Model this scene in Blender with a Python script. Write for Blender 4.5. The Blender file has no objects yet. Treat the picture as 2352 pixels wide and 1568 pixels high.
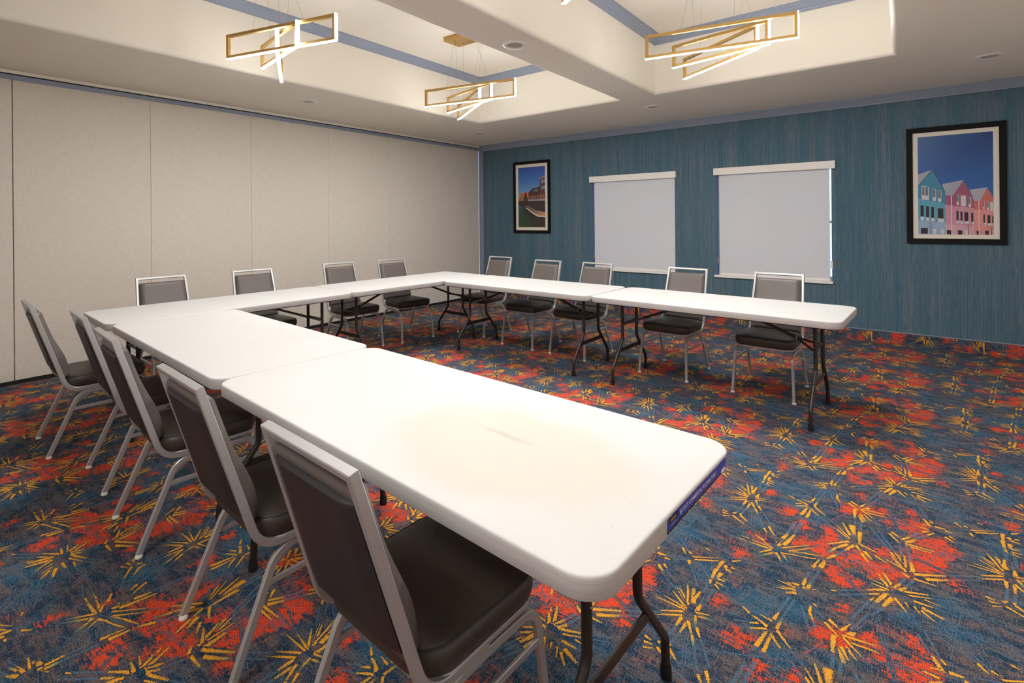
import bpy, math, random
import numpy as np
from mathutils import Vector, Matrix

random.seed(7)
scene = bpy.context.scene
COL = scene.collection
R = math.radians

# ------------------------------------------------------------------ helpers
class MB:
    """collects vertices / faces and links them as one mesh object"""
    def __init__(s): s.v = []; s.f = []; s.sm = []; s.mi = []; s.m = 0
    def add(s, vs, fs, smooth=False):
        o = len(s.v); s.v += [tuple(v) for v in vs]
        for f in fs: s.f.append([i + o for i in f]); s.sm.append(smooth); s.mi.append(s.m)
    def box(s, a, b, rz=0.0, c=None):
        (x0, y0, z0), (x1, y1, z1) = a, b
        vs = [(x, y, z) for z in (z0, z1) for y in (y0, y1) for x in (x0, x1)]
        if rz:
            cx, cy = c if c else ((x0 + x1) / 2, (y0 + y1) / 2); k, q = math.cos(rz), math.sin(rz)
            vs = [(cx + (x - cx) * k - (y - cy) * q, cy + (x - cx) * q + (y - cy) * k, z) for x, y, z in vs]
        s.add(vs, [(0, 2, 3, 1), (4, 5, 7, 6), (0, 1, 5, 4), (2, 6, 7, 3), (0, 4, 6, 2), (1, 3, 7, 5)])
    def quad(s, a, b, c, d): s.add([a, b, c, d], [(0, 1, 2, 3)])
    def loops(s, rings, close=True, caps=(True, True), smooth=True):
        n = len(rings[0]); vs = [p for r in rings for p in r]; fs = []
        for i in range(len(rings) - 1):
            for j in range(n if close else n - 1):
                k = (j + 1) % n
                fs.append((i * n + j, i * n + k, (i + 1) * n + k, (i + 1) * n + j))
        o = len(s.v); s.add(vs, fs, smooth)
        if close and caps[0]: s.f.append([o + j for j in range(n)][::-1]); s.sm.append(False); s.mi.append(s.m)
        if close and caps[1]: s.f.append([o + (len(rings) - 1) * n + j for j in range(n)]); s.sm.append(False); s.mi.append(s.m)
    def path(s, pts, prof, side=None, closed=False):
        """sweep profile [(a,b)] along pts; a is measured along `side`, b across it"""
        P = [Vector(p) for p in pts]; n = len(P); rings = []
        prev = None
        for i in range(n):
            if closed: t = (P[(i + 1) % n] - P[i - 1])
            elif i == 0: t = P[1] - P[0]
            elif i == n - 1: t = P[-1] - P[-2]
            else: t = (P[i + 1] - P[i]).normalized() + (P[i] - P[i - 1]).normalized()
            t.normalize()
            if side is not None:
                a = Vector(side); a = (a - t * a.dot(t))
                if a.length < 1e-4: a = prev
                a = a.normalized()
            else:
                if prev is None:
                    a = Vector((0, 0, 1)).cross(t)
                    if a.length < .05: a = Vector((1, 0, 0)).cross(t)
                    a.normalize()
                else: a = (prev - t * prev.dot(t)).normalized()
            prev = a; b = t.cross(a)
            # widen at mitres
            k = 1.0
            if 0 < i < n - 1 and not closed:
                c_ = max(.35, math.cos((P[i + 1] - P[i]).angle(P[i] - P[i - 1]) / 2)); k = 1 / c_
                m = ((P[i + 1] - P[i]).normalized() - (P[i] - P[i - 1]).normalized())
                if m.length > 1e-4:
                    m.normalize()
                    rings.append([P[i] + (a * u + b * w) + m * ((a * u + b * w).dot(m)) * (k - 1) for u, w in prof]); continue
            rings.append([P[i] + a * u + b * w for u, w in prof])
        if closed: rings.append(rings[0])
        s.loops(rings, True, (not closed, not closed), True)
    def lathe(s, prof, c=(0, 0, 0), n=24):
        rings = [[(c[0] + r * math.cos(2 * math.pi * j / n), c[1] + r * math.sin(2 * math.pi * j / n), c[2] + z) for j in range(n)] for r, z in prof]
        s.loops(rings)
    def build(s, name, mat, parent=None, loc=None, sharp=35):
        me = bpy.data.meshes.new(name); me.from_pydata(s.v, [], s.f)
        for mm in (mat if isinstance(mat, (list, tuple)) else [mat]): me.materials.append(mm)
        me.polygons.foreach_set('use_smooth', s.sm)
        if isinstance(mat, (list, tuple)): me.polygons.foreach_set('material_index', s.mi)
        me.validate(); me.update()
        if any(s.sm):
            try: me.set_sharp_from_angle(angle=R(sharp))
            except Exception: pass
        o = bpy.data.objects.new(name, me); COL.objects.link(o)
        if parent: o.parent = parent
        if loc: o.location = loc
        return o

def circ(r, n=10): return [(r * math.cos(2 * math.pi * i / n), r * math.sin(2 * math.pi * i / n)) for i in range(n)]
def rrect(w, h, r=.003, n=1):
    r = min(r, .0024)
    out = []
    for cx, cy, a0 in ((w / 2 - r, h / 2 - r, 0), (-w / 2 + r, h / 2 - r, 90), (-w / 2 + r, -h / 2 + r, 180), (w / 2 - r, -h / 2 + r, 270)):
        for i in range(n + 1):
            a = R(a0 + 90 * i / n); out.append((cx + r * math.cos(a), cy + r * math.sin(a)))
    return out
def fillet(pts, rad, n=6):
    """round the inner corners of a polyline"""
    P = [Vector(p) for p in pts]; out = [P[0]]
    if not isinstance(rad, (list, tuple)): rad = [rad] * (len(P) - 2)
    for i in range(1, len(P) - 1):
        a = (P[i - 1] - P[i]); b = (P[i + 1] - P[i]); ang = a.angle(b)
        if rad[i - 1] <= 0: out.append(P[i]); continue
        d = min(rad[i - 1] / math.tan(ang / 2), a.length * .49, b.length * .49)
        s_, e_ = P[i] + a.normalized() * d, P[i] + b.normalized() * d
        for k in range(n + 1):
            t = k / n
            out.append(s_ * (1 - t) ** 2 + P[i] * 2 * t * (1 - t) + e_ * t ** 2)
    out.append(P[-1]); return out
def rr_loop(w, d, r, inset=0, n=8, cx=0, cy=0, taper=0):
    """rounded rectangle loop in xy; taper widens the -y side"""
    r = max(r - inset, .002); w2, d2 = w / 2 - inset, d / 2 - inset; out = []
    for sx, sy, a0 in ((1, 1, 0), (-1, 1, 90), (-1, -1, 180), (1, -1, 270)):
        for i in range(n + 1):
            a = R(a0 + 90 * i / n); x = sx * (w2 - r) + r * math.cos(a); y = sy * (d2 - r) + r * math.sin(a)
            x *= 1 - taper * (y / d)
            out.append((cx + x, cy + y))
    return out
def empty(name, loc, rz=0.0):
    o = bpy.data.objects.new(name, None); COL.objects.link(o); o.location = loc; o.rotation_euler = (0, 0, rz)
    o.empty_display_size = .05; return o
def tag(o, label, cat, group=None):
    o['label'] = label; o['category'] = cat
    if group: o['group'] = group
    return o
def struct(o, label=None):
    o['kind'] = 'structure'
    if label: o['label'] = label
    return o
def copy_tree(o, parent=None):
    c = o.copy(); COL.objects.link(c); c.parent = parent
    for ch in list(o.children): copy_tree(ch, c)
    return c

# ------------------------------------------------------------------ materials
def srgb(r, g, b):
    f = lambda c: (c / 255) / 12.92 if c / 255 <= .04045 else ((c / 255 + .055) / 1.055) ** 2.4
    return (f(r), f(g), f(b), 1)
class NT:
    def __init__(s, name):
        s.mat = bpy.data.materials.new(name); s.mat.use_nodes = True; s.t = s.mat.node_tree; s.t.nodes.clear()
        s.out = s.n('ShaderNodeOutputMaterial'); s.p = s.n('ShaderNodeBsdfPrincipled'); s.t.links.new(s.p.outputs[0], s.out.inputs[0])
    def n(s, ty, **kw):
        nd = s.t.nodes.new(ty)
        for k, v in kw.items():
            if k == 'op': nd.operation = v
            elif hasattr(nd, k) and k not in ('inputs',): setattr(nd, k, v)
        return nd
    def set(s, sock, v):
        if v is None: return
        if hasattr(v, 'is_linked') or hasattr(v, 'links'): s.t.links.new(v, sock)
        else: sock.default_value = v
    def math(s, op, a, b=None, c=None, clamp=False):
        nd = s.n('ShaderNodeMath', op=op); nd.use_clamp = clamp
        for i, v in enumerate((a, b, c)): s.set(nd.inputs[i], v)
        return nd.outputs[0]
    def mix(s, f, a, b, mode='MIX'):
        nd = s.n('ShaderNodeMix'); nd.data_type = 'RGBA'; nd.blend_type = mode
        s.set(nd.inputs[0], f); s.set(nd.inputs[6], a); s.set(nd.inputs[7], b); return nd.outputs[2]
    def pos(s, obj=True):
        return s.n('ShaderNodeTexCoord').outputs['Object'] if obj else s.n('ShaderNodeNewGeometry').outputs['Position']
    def scale(s, v, sc, off=(0, 0, 0)):
        nd = s.n('ShaderNodeMapping'); s.set(nd.inputs['Vector'], v); nd.inputs['Scale'].default_value = sc; nd.inputs['Location'].default_value = off
        return nd.outputs[0]
    def noise(s, v, scale=1, detail=2, rough=.5, out='Fac'):
        nd = s.n('ShaderNodeTexNoise'); s.set(nd.inputs['Vector'], v); nd.inputs['Scale'].default_value = scale
        nd.inputs['Detail'].default_value = detail; nd.inputs['Roughness'].default_value = rough; return nd.outputs[out]
    def ramp(s, f, stops, interp='LINEAR'):
        nd = s.n('ShaderNodeValToRGB'); nd.color_ramp.interpolation = interp; e = nd.color_ramp.elements
        while len(e) > 1: e.remove(e[0])
        e[0].position = stops[0][0]; e[0].color = stops[0][1]
        for p, c in stops[1:]: x = e.new(p); x.color = c
        s.set(nd.inputs[0], f); return nd.outputs[0]
    def step(s, v, lo, hi):
        nd = s.n('ShaderNodeMapRange'); nd.interpolation_type = 'SMOOTHSTEP'; s.set(nd.inputs[0], v)
        nd.inputs[1].default_value = lo; nd.inputs[2].default_value = hi; return nd.outputs[0]
    def bump(s, h, strength=.2, dist=.002):
        nd = s.n('ShaderNodeBump'); s.set(nd.inputs['Height'], h); nd.inputs['Strength'].default_value = strength; nd.inputs['Distance'].default_value = dist
        s.t.links.new(nd.outputs[0], s.p.inputs['Normal'])
    def P(s, **kw):
        for k, v in kw.items(): s.set(s.p.inputs[k.replace('_', ' ')], v)
        return s.mat
def simple(name, col, rough=.5, metal=0.0, spec=.5, var=0.0, vs=30, bump=0.0, bs=200, bd=.001):
    m = NT(name); p = m.pos()
    c = col
    if var: c = m.mix(m.noise(p, vs, 3), tuple(x * (1 - var) for x in col[:3]) + (1,), tuple(min(1, x * (1 + var)) for x in col[:3]) + (1,))
    m.P(Base_Color=c, Roughness=rough, Metallic=metal); m.p.inputs['Specular IOR Level'].default_value = spec
    if bump: m.bump(m.noise(p, bs, 3), bump, bd)
    return m.mat
# carpet pattern, one repeat of 0.922 m: yarn strokes (ax, ay, bx, by in mm, hue kind, width) and dyed patches
ST=[[891,390,823,453,0,12],[890,370,823,425,0,12],[891,396,836,455,0,12],[885,405,854,490,0,14],[902,411,878,487,0,22],[899,442,904,500,0,14],[904,500,913,598,2,12],[885,372,805,384,0,9],[889,363,782,360,0,10],[887,352,817,305,0,12],[817,305,789,281,2,10],[889,331,809,277,0,12],[891,323,888,269,0,16],[888,269,877,191,2,14],[914,320,908,249,0,14],[908,249,897,189,2,14],[914,320,943,269,0,14],[4,359,21,305,1,13],[25,308,50,268,0,13],[50,268,105,178,2,12],[100,158,133,102,0,13],[21,269,44,218,1,12],[44,218,80,143,2,12],[85,131,103,105,0,13],[1,375,2,428,0,18],[2,428,6,552,2,12],[1,375,43,389,0,11],[14,360,59,373,1,10],[13,572,29,570,0,12],[1,605,58,613,1,9],[29,570,61,566,2,9],[13,558,23,545,0,10],[865,170,878,186,0,16],[819,170,843,165,0,12],[826,146,852,152,0,11],[832,123,860,138,0,9],[869,151,933,107,0,12],[897,189,898,173,0,14],[898,173,935,140,0,14],[11,107,67,83,2,10],[14,136,46,118,2,9],[146,3,63,10,0,11],[145,911,61,908,0,15],[136,5,106,24,0,11],[106,34,64,55,0,14],[47,911,10,907,1,9],[53,13,1,12,1,8],[141,908,105,858,0,12],[105,858,90,838,2,10],[158,899,101,825,1,12],[160,900,173,884,0,18],[173,884,192,843,1,12],[183,909,213,863,1,12],[179,910,209,925,0,13],[209,3,256,16,0,9],[256,16,306,37,0,9],[202,23,252,44,0,11],[252,44,319,68,0,11],[204,25,282,107,0,9],[176,27,259,112,0,9],[160,33,147,60,0,14],[160,33,169,81,0,16],[166,98,177,151,0,20],[176,155,189,257,2,18],[178,51,202,159,0,20],[200,168,213,280,2,18],[198,323,204,361,2,14],[201,348,216,440,0,18],[225,339,231,434,0,15],[215,446,166,414,0,13],[166,414,116,395,2,9],[214,457,181,474,0,17],[188,455,162,438,0,12],[181,474,161,478,0,13],[156,443,117,420,2,9],[223,494,182,500,0,10],[222,505,173,525,2,9],[153,484,122,505,0,11],[122,505,74,522,2,10],[224,507,233,551,0,14],[232,556,250,654,2,13],[241,465,249,538,1,13],[249,538,267,648,2,12],[244,461,293,406,0,12],[293,401,341,352,2,10],[341,352,397,274,0,10],[234,425,271,384,0,11],[271,384,334,320,2,9],[346,319,392,265,0,10],[256,713,231,736,0,20],[259,678,228,671,0,14],[254,705,170,690,1,8],[226,670,161,648,1,8],[255,747,269,750,0,18],[280,738,322,756,0,11],[285,741,299,795,0,12],[280,753,282,804,0,16],[282,804,291,853,2,14],[297,748,304,797,1,16],[304,797,318,878,2,14],[296,889,309,957,0,15],[319,906,328,963,0,22],[267,693,244,676,0,20],[263,708,213,695,0,14],[261,721,200,726,0,10],[267,743,245,741,0,20],[213,695,161,685,2,10],[237,695,193,680,1,10],[231,673,161,648,2,10],[368,788,466,863,2,12],[377,763,471,841,2,12],[368,788,388,799,0,8],[318,625,318,654,0,13],[318,625,336,579,0,13],[325,672,338,659,0,9],[336,579,345,547,2,12],[341,633,365,616,2,12],[290,639,313,574,2,13],[313,574,332,522,2,13],[367,599,414,554,0,13],[376,622,417,590,0,16],[417,590,439,642,0,18],[439,642,452,677,2,13],[434,575,450,610,0,26],[454,619,470,672,2,14],[419,570,516,587,0,13],[431,550,517,559,0,12],[516,587,580,569,2,9],[423,562,475,511,0,12],[434,524,465,483,0,12],[422,515,434,448,0,24],[422,515,445,467,0,14],[398,554,403,468,0,20],[403,468,407,406,2,14],[426,442,429,382,2,16],[397,394,413,315,0,30],[429,356,434,259,0,20],[438,668,488,821,2,13],[442,617,511,805,2,13],[488,814,530,885,0,18],[514,801,541,881,0,16],[398,269,342,352,0,10],[396,301,362,388,0,14],[397,247,324,171,0,14],[395,220,355,162,0,20],[355,162,331,103,1,14],[418,233,386,163,0,18],[386,163,360,108,2,16],[360,108,335,63,0,18],[422,236,439,199,0,14],[444,189,469,136,0,16],[452,209,479,168,0,20],[430,256,491,230,0,14],[486,204,528,176,0,13],[532,419,567,364,0,12],[539,440,575,403,0,14],[575,398,603,444,0,17],[590,386,622,434,0,20],[603,444,634,502,2,16],[624,441,663,504,2,16],[644,519,673,547,0,14],[663,504,688,543,0,12],[586,374,686,382,0,14],[586,360,677,362,0,13],[686,382,743,373,2,12],[676,357,737,352,2,12],[567,351,575,271,2,16],[591,355,604,263,2,18],[553,281,589,202,0,14],[535,276,566,210,0,13],[577,268,586,204,0,22],[604,250,609,214,0,18],[464,424,536,277,2,14],[492,420,549,287,2,14],[668,558,629,559,0,14],[677,590,651,650,0,18],[677,600,646,587,0,10],[651,650,620,722,2,12],[686,628,671,654,0,11],[671,654,637,758,2,11],[692,602,727,607,0,18],[726,591,750,590,0,15],[723,535,754,506,0,15],[739,552,756,536,0,13],[537,918,468,866,0,15],[468,866,389,803,2,12],[537,891,475,844,0,15],[475,844,391,776,2,12],[532,884,502,812,0,22],[502,812,483,762,2,14],[552,881,524,804,0,22],[525,800,493,732,2,14],[555,884,589,827,0,14],[537,918,486,923,0,13],[536,14,479,25,0,9],[536,21,508,56,0,18],[551,22,517,98,0,16],[511,66,500,81,0,10],[554,21,571,66,0,18],[571,66,586,108,2,14],[569,18,589,51,0,20],[589,54,614,122,2,14],[582,21,658,54,0,14],[658,54,738,94,2,9],[595,6,666,39,0,9],[666,39,728,67,2,8],[610,905,668,907,0,13],[668,907,729,905,2,9],[633,883,695,861,0,18],[641,14,689,10,0,8],[689,10,732,11,2,8],[631,865,670,827,0,12],[611,876,630,839,0,8],[586,880,597,855,0,8],[695,861,727,843,2,10],[670,827,718,813,2,9],[589,157,541,239,0,15],[593,187,553,275,0,15],[599,125,572,143,0,15],[586,170,523,200,0,12],[594,188,584,272,0,22],[611,166,602,243,0,22],[602,243,597,312,2,16],[613,159,712,222,0,18],[712,222,747,249,2,12],[613,128,678,130,0,14],[648,151,715,195,0,20],[720,198,745,214,2,12],[717,228,815,295,2,12],[735,212,819,271,2,12],[758,527,802,488,2,10],[752,500,829,438,2,10],[660,764,764,698,2,9],[764,698,787,668,0,12],[690,804,792,687,2,9],[794,688,810,680,0,12],[707,829,848,782,2,9],[845,754,863,746,0,9],[816,664,898,717,0,9],[828,653,924,712,0,12],[748,623,811,651,2,9],[756,599,810,635,2,9],[812,636,824,606,0,15],[824,606,878,514,2,9],[831,602,887,508,2,9],[852,647,908,577,2,8],[2,712,-3,650,0,18],[917,649,917,584,0,20],[18,694,23,670,0,18],[23,670,50,662,0,14],[31,733,57,758,0,12],[37,694,53,693,0,12],[16,636,14,594,0,20],[14,594,41,597,0,14],[916,574,920,550,0,14],[913,537,913,489,2,16],[13,558,34,539,0,11],[25,571,44,568,0,11],[17,530,15,450,2,15],[832,1,936,-18,2,8],[15,910,50,909,0,8]]
PO=[['O',602,343,742,449,745,398,704,308,698,247,629,183,613,191],['O',606,589,646,598,660,557,629,503,605,475],['O',624,436,709,495,742,437,747,389,695,394,642,407],['O',353,75,409,170,436,190,443,110,400,78,372,77],['O',450,141,533,150,582,132,571,92,487,48,487,95,453,93],['O',346,930,388,925,393,876,440,900,442,861,409,839,359,857],['O',445,602,511,628,514,585,444,578],['O',515,552,580,548,576,503,553,486],['O',311,297,349,291,358,215,320,182,306,258],['O',206,133,326,182,337,78,254,104,215,84],['O',216,288,231,294,233,244,221,235],['O',123,370,138,381,167,357,128,327],['O',488,267,523,281,541,245,495,224],['O',310,307,349,296,354,236,322,188],['O',364,564,399,560,402,533,369,514],['O',128,368,172,370,179,337,141,318],['O',716,188,745,206,743,171,725,169],['O',28,494,56,495,59,464,31,463],['O',66,57,106,38,105,28,81,39],['O',36,819,55,830,56,791,42,785],['O',405,723,416,732,418,701,407,693],['O',402,557,419,559,425,529,409,506],['O',601,696,619,687,623,651,598,666],['O',353,556,388,570,385,487,358,490],['O',413,570,429,577,436,535,417,520],['T',61,594,97,586,150,482,119,529,76,510],['T',69,587,119,600,196,592,205,546,176,470,171,421,162,491,78,544],['T',240,378,285,378,309,312,238,321],['T',9,787,36,777,30,752,5,733],['T',890,666,912,589,905,522,880,538],['T',3,165,58,218,61,134,19,123],['T',681,23,735,42,731,-9,687,-11],['T',562,816,589,820,601,783,578,766],['T',673,877,784,835,777,718,691,799],['T',252,661,283,664,295,557,260,542]]

# ------------------------------------------------------------------ palette
M = {}
M['ceil'] = simple('painted_ceiling_plaster', srgb(235, 230, 218), .75, bump=.35, bs=9, bd=.004)
M['trimblue'] = simple('blue_grey_trim_paint', srgb(142, 153, 173), .38, var=.05, vs=60)
M['white_plastic'] = simple('white_plastic', srgb(228, 226, 220), .45)
M['black'] = simple('black_seal', srgb(26, 22, 20), .6)
M['steel'] = simple('silver_powder_coat', srgb(186, 185, 185), .34, .5, var=.05, vs=400, bump=.05, bs=900)
M['darksteel'] = simple('charcoal_table_steel', srgb(58, 52, 48), .38, .45, var=.06, vs=300)
M['rubber'] = simple('black_rubber', srgb(20, 18, 18), .6)
M['screw'] = simple('zinc_rivet', srgb(190, 185, 178), .3, .9)
M['gold'] = simple('brushed_brass', srgb(196, 160, 98), .34, .85, var=.06, vs=120)
M['cable'] = simple('thin_steel_cable', srgb(150, 146, 138), .4, .6)
M['valance'] = simple('cream_blind_cassette', srgb(236, 232, 226), .5)
M['mat'] = simple('off_white_picture_mount', srgb(226, 219, 206), .8)
M['frame'] = simple('black_picture_frame', srgb(14, 12, 12), .6, spec=.2)
M['backpaint'] = simple('beige_painted_wall', srgb(236, 234, 230), .7)
M['wrail'] = simple('white_shade_rail', srgb(236, 232, 226), .5)
M['lens'] = simple('grey_frosted_lens', srgb(176, 172, 162), .5)
M['grey_clip'] = simple('grey_plastic_clip', srgb(120, 118, 118), .5)

m = NT('brown_vinyl'); p = m.pos(); 
m.P(Base_Color=m.mix(m.noise(p, 9, 3), srgb(57, 49, 42), srgb(67, 58, 50)), Roughness=.43); m.bump(m.noise(p, 700, 2), .12, .0006); M['vinyl'] = m.mat
m = NT('taupe_sheen_vinyl'); p = m.pos()
m.P(Base_Color=m.mix(m.noise(p, 9, 3), srgb(88, 80, 77), srgb(98, 90, 87)), Roughness=.4); m.bump(m.noise(p, 700, 2), .12, .0006); M['vinyl2'] = m.mat  # seat vinyl lightened to taupe, its grazing sheen put into the colour
m = NT('black_brown_shell_vinyl'); p = m.pos()
m.P(Base_Color=m.mix(m.noise(p, 9, 3), srgb(38, 34, 36), srgb(45, 41, 42)), Roughness=.5); m.bump(m.noise(p, 700, 2), .1, .0006); M['shell'] = m.mat

def led_mat():
    m = bpy.data.materials.new('glowing_led_strip'); m.use_nodes = True; t = m.node_tree; t.nodes.clear()
    o = t.nodes.new('ShaderNodeOutputMaterial'); e = t.nodes.new('ShaderNodeEmission'); e.inputs[0].default_value = (1, .985, .965, 1); e.inputs[1].default_value = LED
    t.links.new(e.outputs[0], o.inputs[0]); return m
LED = 178.0
M['led'] = led_mat()

# table plastic: blow-moulded, slight mottling, pebble bump
def table_mat(name, stain=False):
    m = NT(name); p = m.pos()
    c = m.mix(m.noise(p, 3.0, 4), srgb(194, 193, 191), srgb(202, 201, 199))
    if stain:   # a large yellowish rubbed stain and one dark scuff in the near table top
        v = m.scale(p, (1.55, 2.6, 0), (-.42 * 1.55, .06 * 2.6, 0))
        l = m.n('ShaderNodeVectorMath', operation='LENGTH'); m.set(l.inputs[0], v)
        nz = m.noise(p, 5, 4)
        d = m.math('ADD', l.outputs['Value'], m.math('MULTIPLY', m.math('SUBTRACT', nz, .5), .45))
        f = m.math('MULTIPLY', m.math('SUBTRACT', 1.0, m.step(d, .5, .82)), .8)
        c = m.mix(f, c, srgb(193, 188, 176))
        w = m.scale(p, (6.0, 60.0, 0), (-.36 * 6, -.0 * 60, 0))
        l2 = m.n('ShaderNodeVectorMath', operation='LENGTH'); m.set(l2.inputs[0], w)
        f2 = m.math('MULTIPLY', m.math('SUBTRACT', 1.0, m.step(m.math('ADD', l2.outputs['Value'], m.math('MULTIPLY', m.noise(p, 26, 3), 1.0)), .6, 1.5)), .35)
        c = m.mix(f2, c, srgb(150, 132, 110))
    sz = m.n('ShaderNodeSeparateXYZ'); m.set(sz.inputs[0], p); zz = sz.outputs[2]
    for k, zl in enumerate((.7225, .7065)):      # fine moulding seams round the edge
        ln = m.math('LESS_THAN', m.math('ABSOLUTE', m.math('SUBTRACT', zz, zl)), .0005); c = m.mix(m.math('MULTIPLY', ln, .35), c, srgb(120, 112, 100))
    sp = m.step(m.noise(p, 70, 2), .735, .76)
    c = m.mix(m.math('MULTIPLY', sp, .25), c, srgb(150, 140, 125))
    m.P(Base_Color=c, Roughness=.62); m.bump(m.noise(p, 500, 2), .08, .0005); return m.mat
M['table'] = table_mat('white_moulded_plastic'); M['table_stained'] = table_mat('white_moulded_plastic_stained', True)

# partition fabric
m = NT('oatmeal_partition_fabric'); p = m.pos()
a = m.noise(m.scale(p, (1, 900, 12)), 1, 2); b = m.noise(m.scale(p, (1, 14, 900)), 1, 2); l = m.noise(p, 2, 2)
w = m.math('ADD', m.math('MULTIPLY', a, .5), m.math('MULTIPLY', b, .5))
c = m.ramp(w, [(.32, srgb(192, 184, 172)), (.5, srgb(211, 204, 194)), (.68, srgb(226, 220, 211))])
m.P(Base_Color=c, Roughness=.9); m.bump(w, .25, .001); m.p.inputs['Specular IOR Level'].default_value = .15; M['fabric'] = m.mat

# blue striated wallcovering
m = NT('teal_striated_wallcovering'); p = m.pos()
a = m.noise(m.scale(p, (520, 1, 9)), 1, 3, .6); b = m.noise(m.scale(p, (120, 1, 1.2)), 1, 3, .6); d = m.noise(m.scale(p, (900, 1, 260)), 1, 1); g = m.noise(m.scale(p, (9, 1, .3)), 1, 2)
w = m.math('ADD', m.math('ADD', m.math('MULTIPLY', a, .42), m.math('MULTIPLY', b, .32)), m.math('ADD', m.math('MULTIPLY', d, .14), m.math('MULTIPLY', g, .12)))
c = m.ramp(w, [(.34, srgb(44, 74, 90)), (.43, srgb(56, 98, 116)), (.50, srgb(78, 106, 121)), (.56, srgb(106, 118, 130)), (.66, srgb(142, 138, 142))])
m.P(Base_Color=c, Roughness=.8); m.bump(w, .15, .001); m.p.inputs['Specular IOR Level'].default_value = .2; M['wallpaper'] = m.mat

# roller shade cloth lets a little daylight through
m = NT('roller_shade_cloth'); p = m.pos()
w = m.math('ADD', m.noise(m.scale(p, (60, 1, 2)), 1, 2), m.noise(m.scale(p, (2, 1, 40)), 1, 2))
m.P(Base_Color=m.mix(w, srgb(226, 226, 228), srgb(234, 234, 235)), Roughness=.9)
tr = m.n('ShaderNodeBsdfTranslucent'); tr.inputs[0].default_value = (.5, .58, .7, 1)
mx = m.n('ShaderNodeMixShader'); mx.inputs[0].default_value = .24
m.t.links.new(m.p.outputs[0], mx.inputs[1]); m.t.links.new(tr.outputs[0], mx.inputs[2]); m.t.links.new(mx.outputs[0], m.out.inputs[0]); M['shade'] = m.mat
m = NT('window_glass'); m.P(Base_Color=(.9, .95, 1, 1), Roughness=.02); m.p.inputs['Transmission Weight'].default_value = 1.0; M['glass'] = m.mat
M['jamb'] = simple('blue_window_jamb', srgb(74, 92, 134), .6)

# carpet: pattern attributes live on the mesh, yarn detail in the shader
m = NT('patterned_carpet'); geo = m.pos()
at = m.n('ShaderNodeAttribute'); at.attribute_name = 'dye'; sx = m.n('ShaderNodeSeparateXYZ'); m.set(sx.inputs[0], at.outputs['Vector'])
at2 = m.n('ShaderNodeAttribute'); at2.attribute_name = 'stroke'; s2 = m.n('ShaderNodeSeparateXYZ'); m.set(s2.inputs[0], at2.outputs['Vector'])
ORG, TEAL, ISS = sx.outputs; U, V, HUE = s2.outputs
uvn = m.n('ShaderNodeAttribute'); uvn.attribute_name = 'weave'; gp = uvn.outputs['Vector']
yarn = m.noise(gp, 330, 1, .5); yarn2 = m.noise(m.scale(gp, (190, 60, 0)), 1, 1)
vo = m.n('ShaderNodeTexVoronoi'); vo.distance = 'CHEBYCHEV'; m.set(vo.inputs['Vector'], m.scale(gp, (34, 75, 0))); vo.inputs['Scale'].default_value = 1; vo.inputs['Randomness'].default_value = .8
blk = m.n('ShaderNodeSeparateColor'); m.set(blk.inputs[0], vo.outputs['Color']); r1, r2, r3 = blk.outputs
mid = m.noise(m.scale(gp, (9, 26, 0)), 1, 3, .6); low = m.noise(gp, 5.0, 2); fib = m.noise(m.scale(gp, (60, 320, 0)), 1, 2, .6)
xh = m.noise(m.scale(gp, (24, 170, 1)), 1, 2, .65); yh = m.noise(m.scale(gp, (170, 24, 4)), 1, 2, .65)   # cross-hatched dashes of yarn
hatch = m.math('ADD', m.math('MULTIPLY', m.math('MAXIMUM', xh, yh), .8), m.math('MULTIPLY', m.math('MINIMUM', xh, yh), .2))
hatch = m.math('SUBTRACT', hatch, .035)
base = m.mix(m.step(m.math('ADD', m.math('MULTIPLY', mid, .55), m.math('MULTIPLY', hatch, .6)), .50, .66), srgb(30, 58, 84), srgb(116, 98, 92))
tmask = m.step(m.math('ADD', m.math('MULTIPLY', TEAL, .15), m.math('ADD', m.math('MULTIPLY', hatch, 1.05), m.math('MULTIPLY', m.noise(m.scale(gp, (5, 9, 3)), 1, 2, .5, 'Fac'), .45))), .74, .94)
base = m.mix(m.math('MULTIPLY', tmask, .6), base, srgb(30, 112, 146))
om = m.math('ADD', m.math('MULTIPLY', ORG, .76), m.math('ADD', m.math('MULTIPLY', m.math('SUBTRACT', r3, .5), .42), m.math('MULTIPLY', m.math('SUBTRACT', hatch, .5), 2.0)))
omask = m.step(om, .40, .58)
stray = m.step(m.math('ADD', m.math('MULTIPLY', hatch, 1.0), m.math('MULTIPLY', m.noise(m.scale(gp, (6, 10, 5)), 1, 2), .62)), .90, 1.0)
ocol = m.mix(m.step(om, .40, .80), srgb(150, 82, 64), srgb(242, 74, 30))
base = m.mix(m.math('MULTIPLY', stray, .7), base, srgb(186, 92, 68))
base = m.mix(omask, base, ocol)
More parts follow.
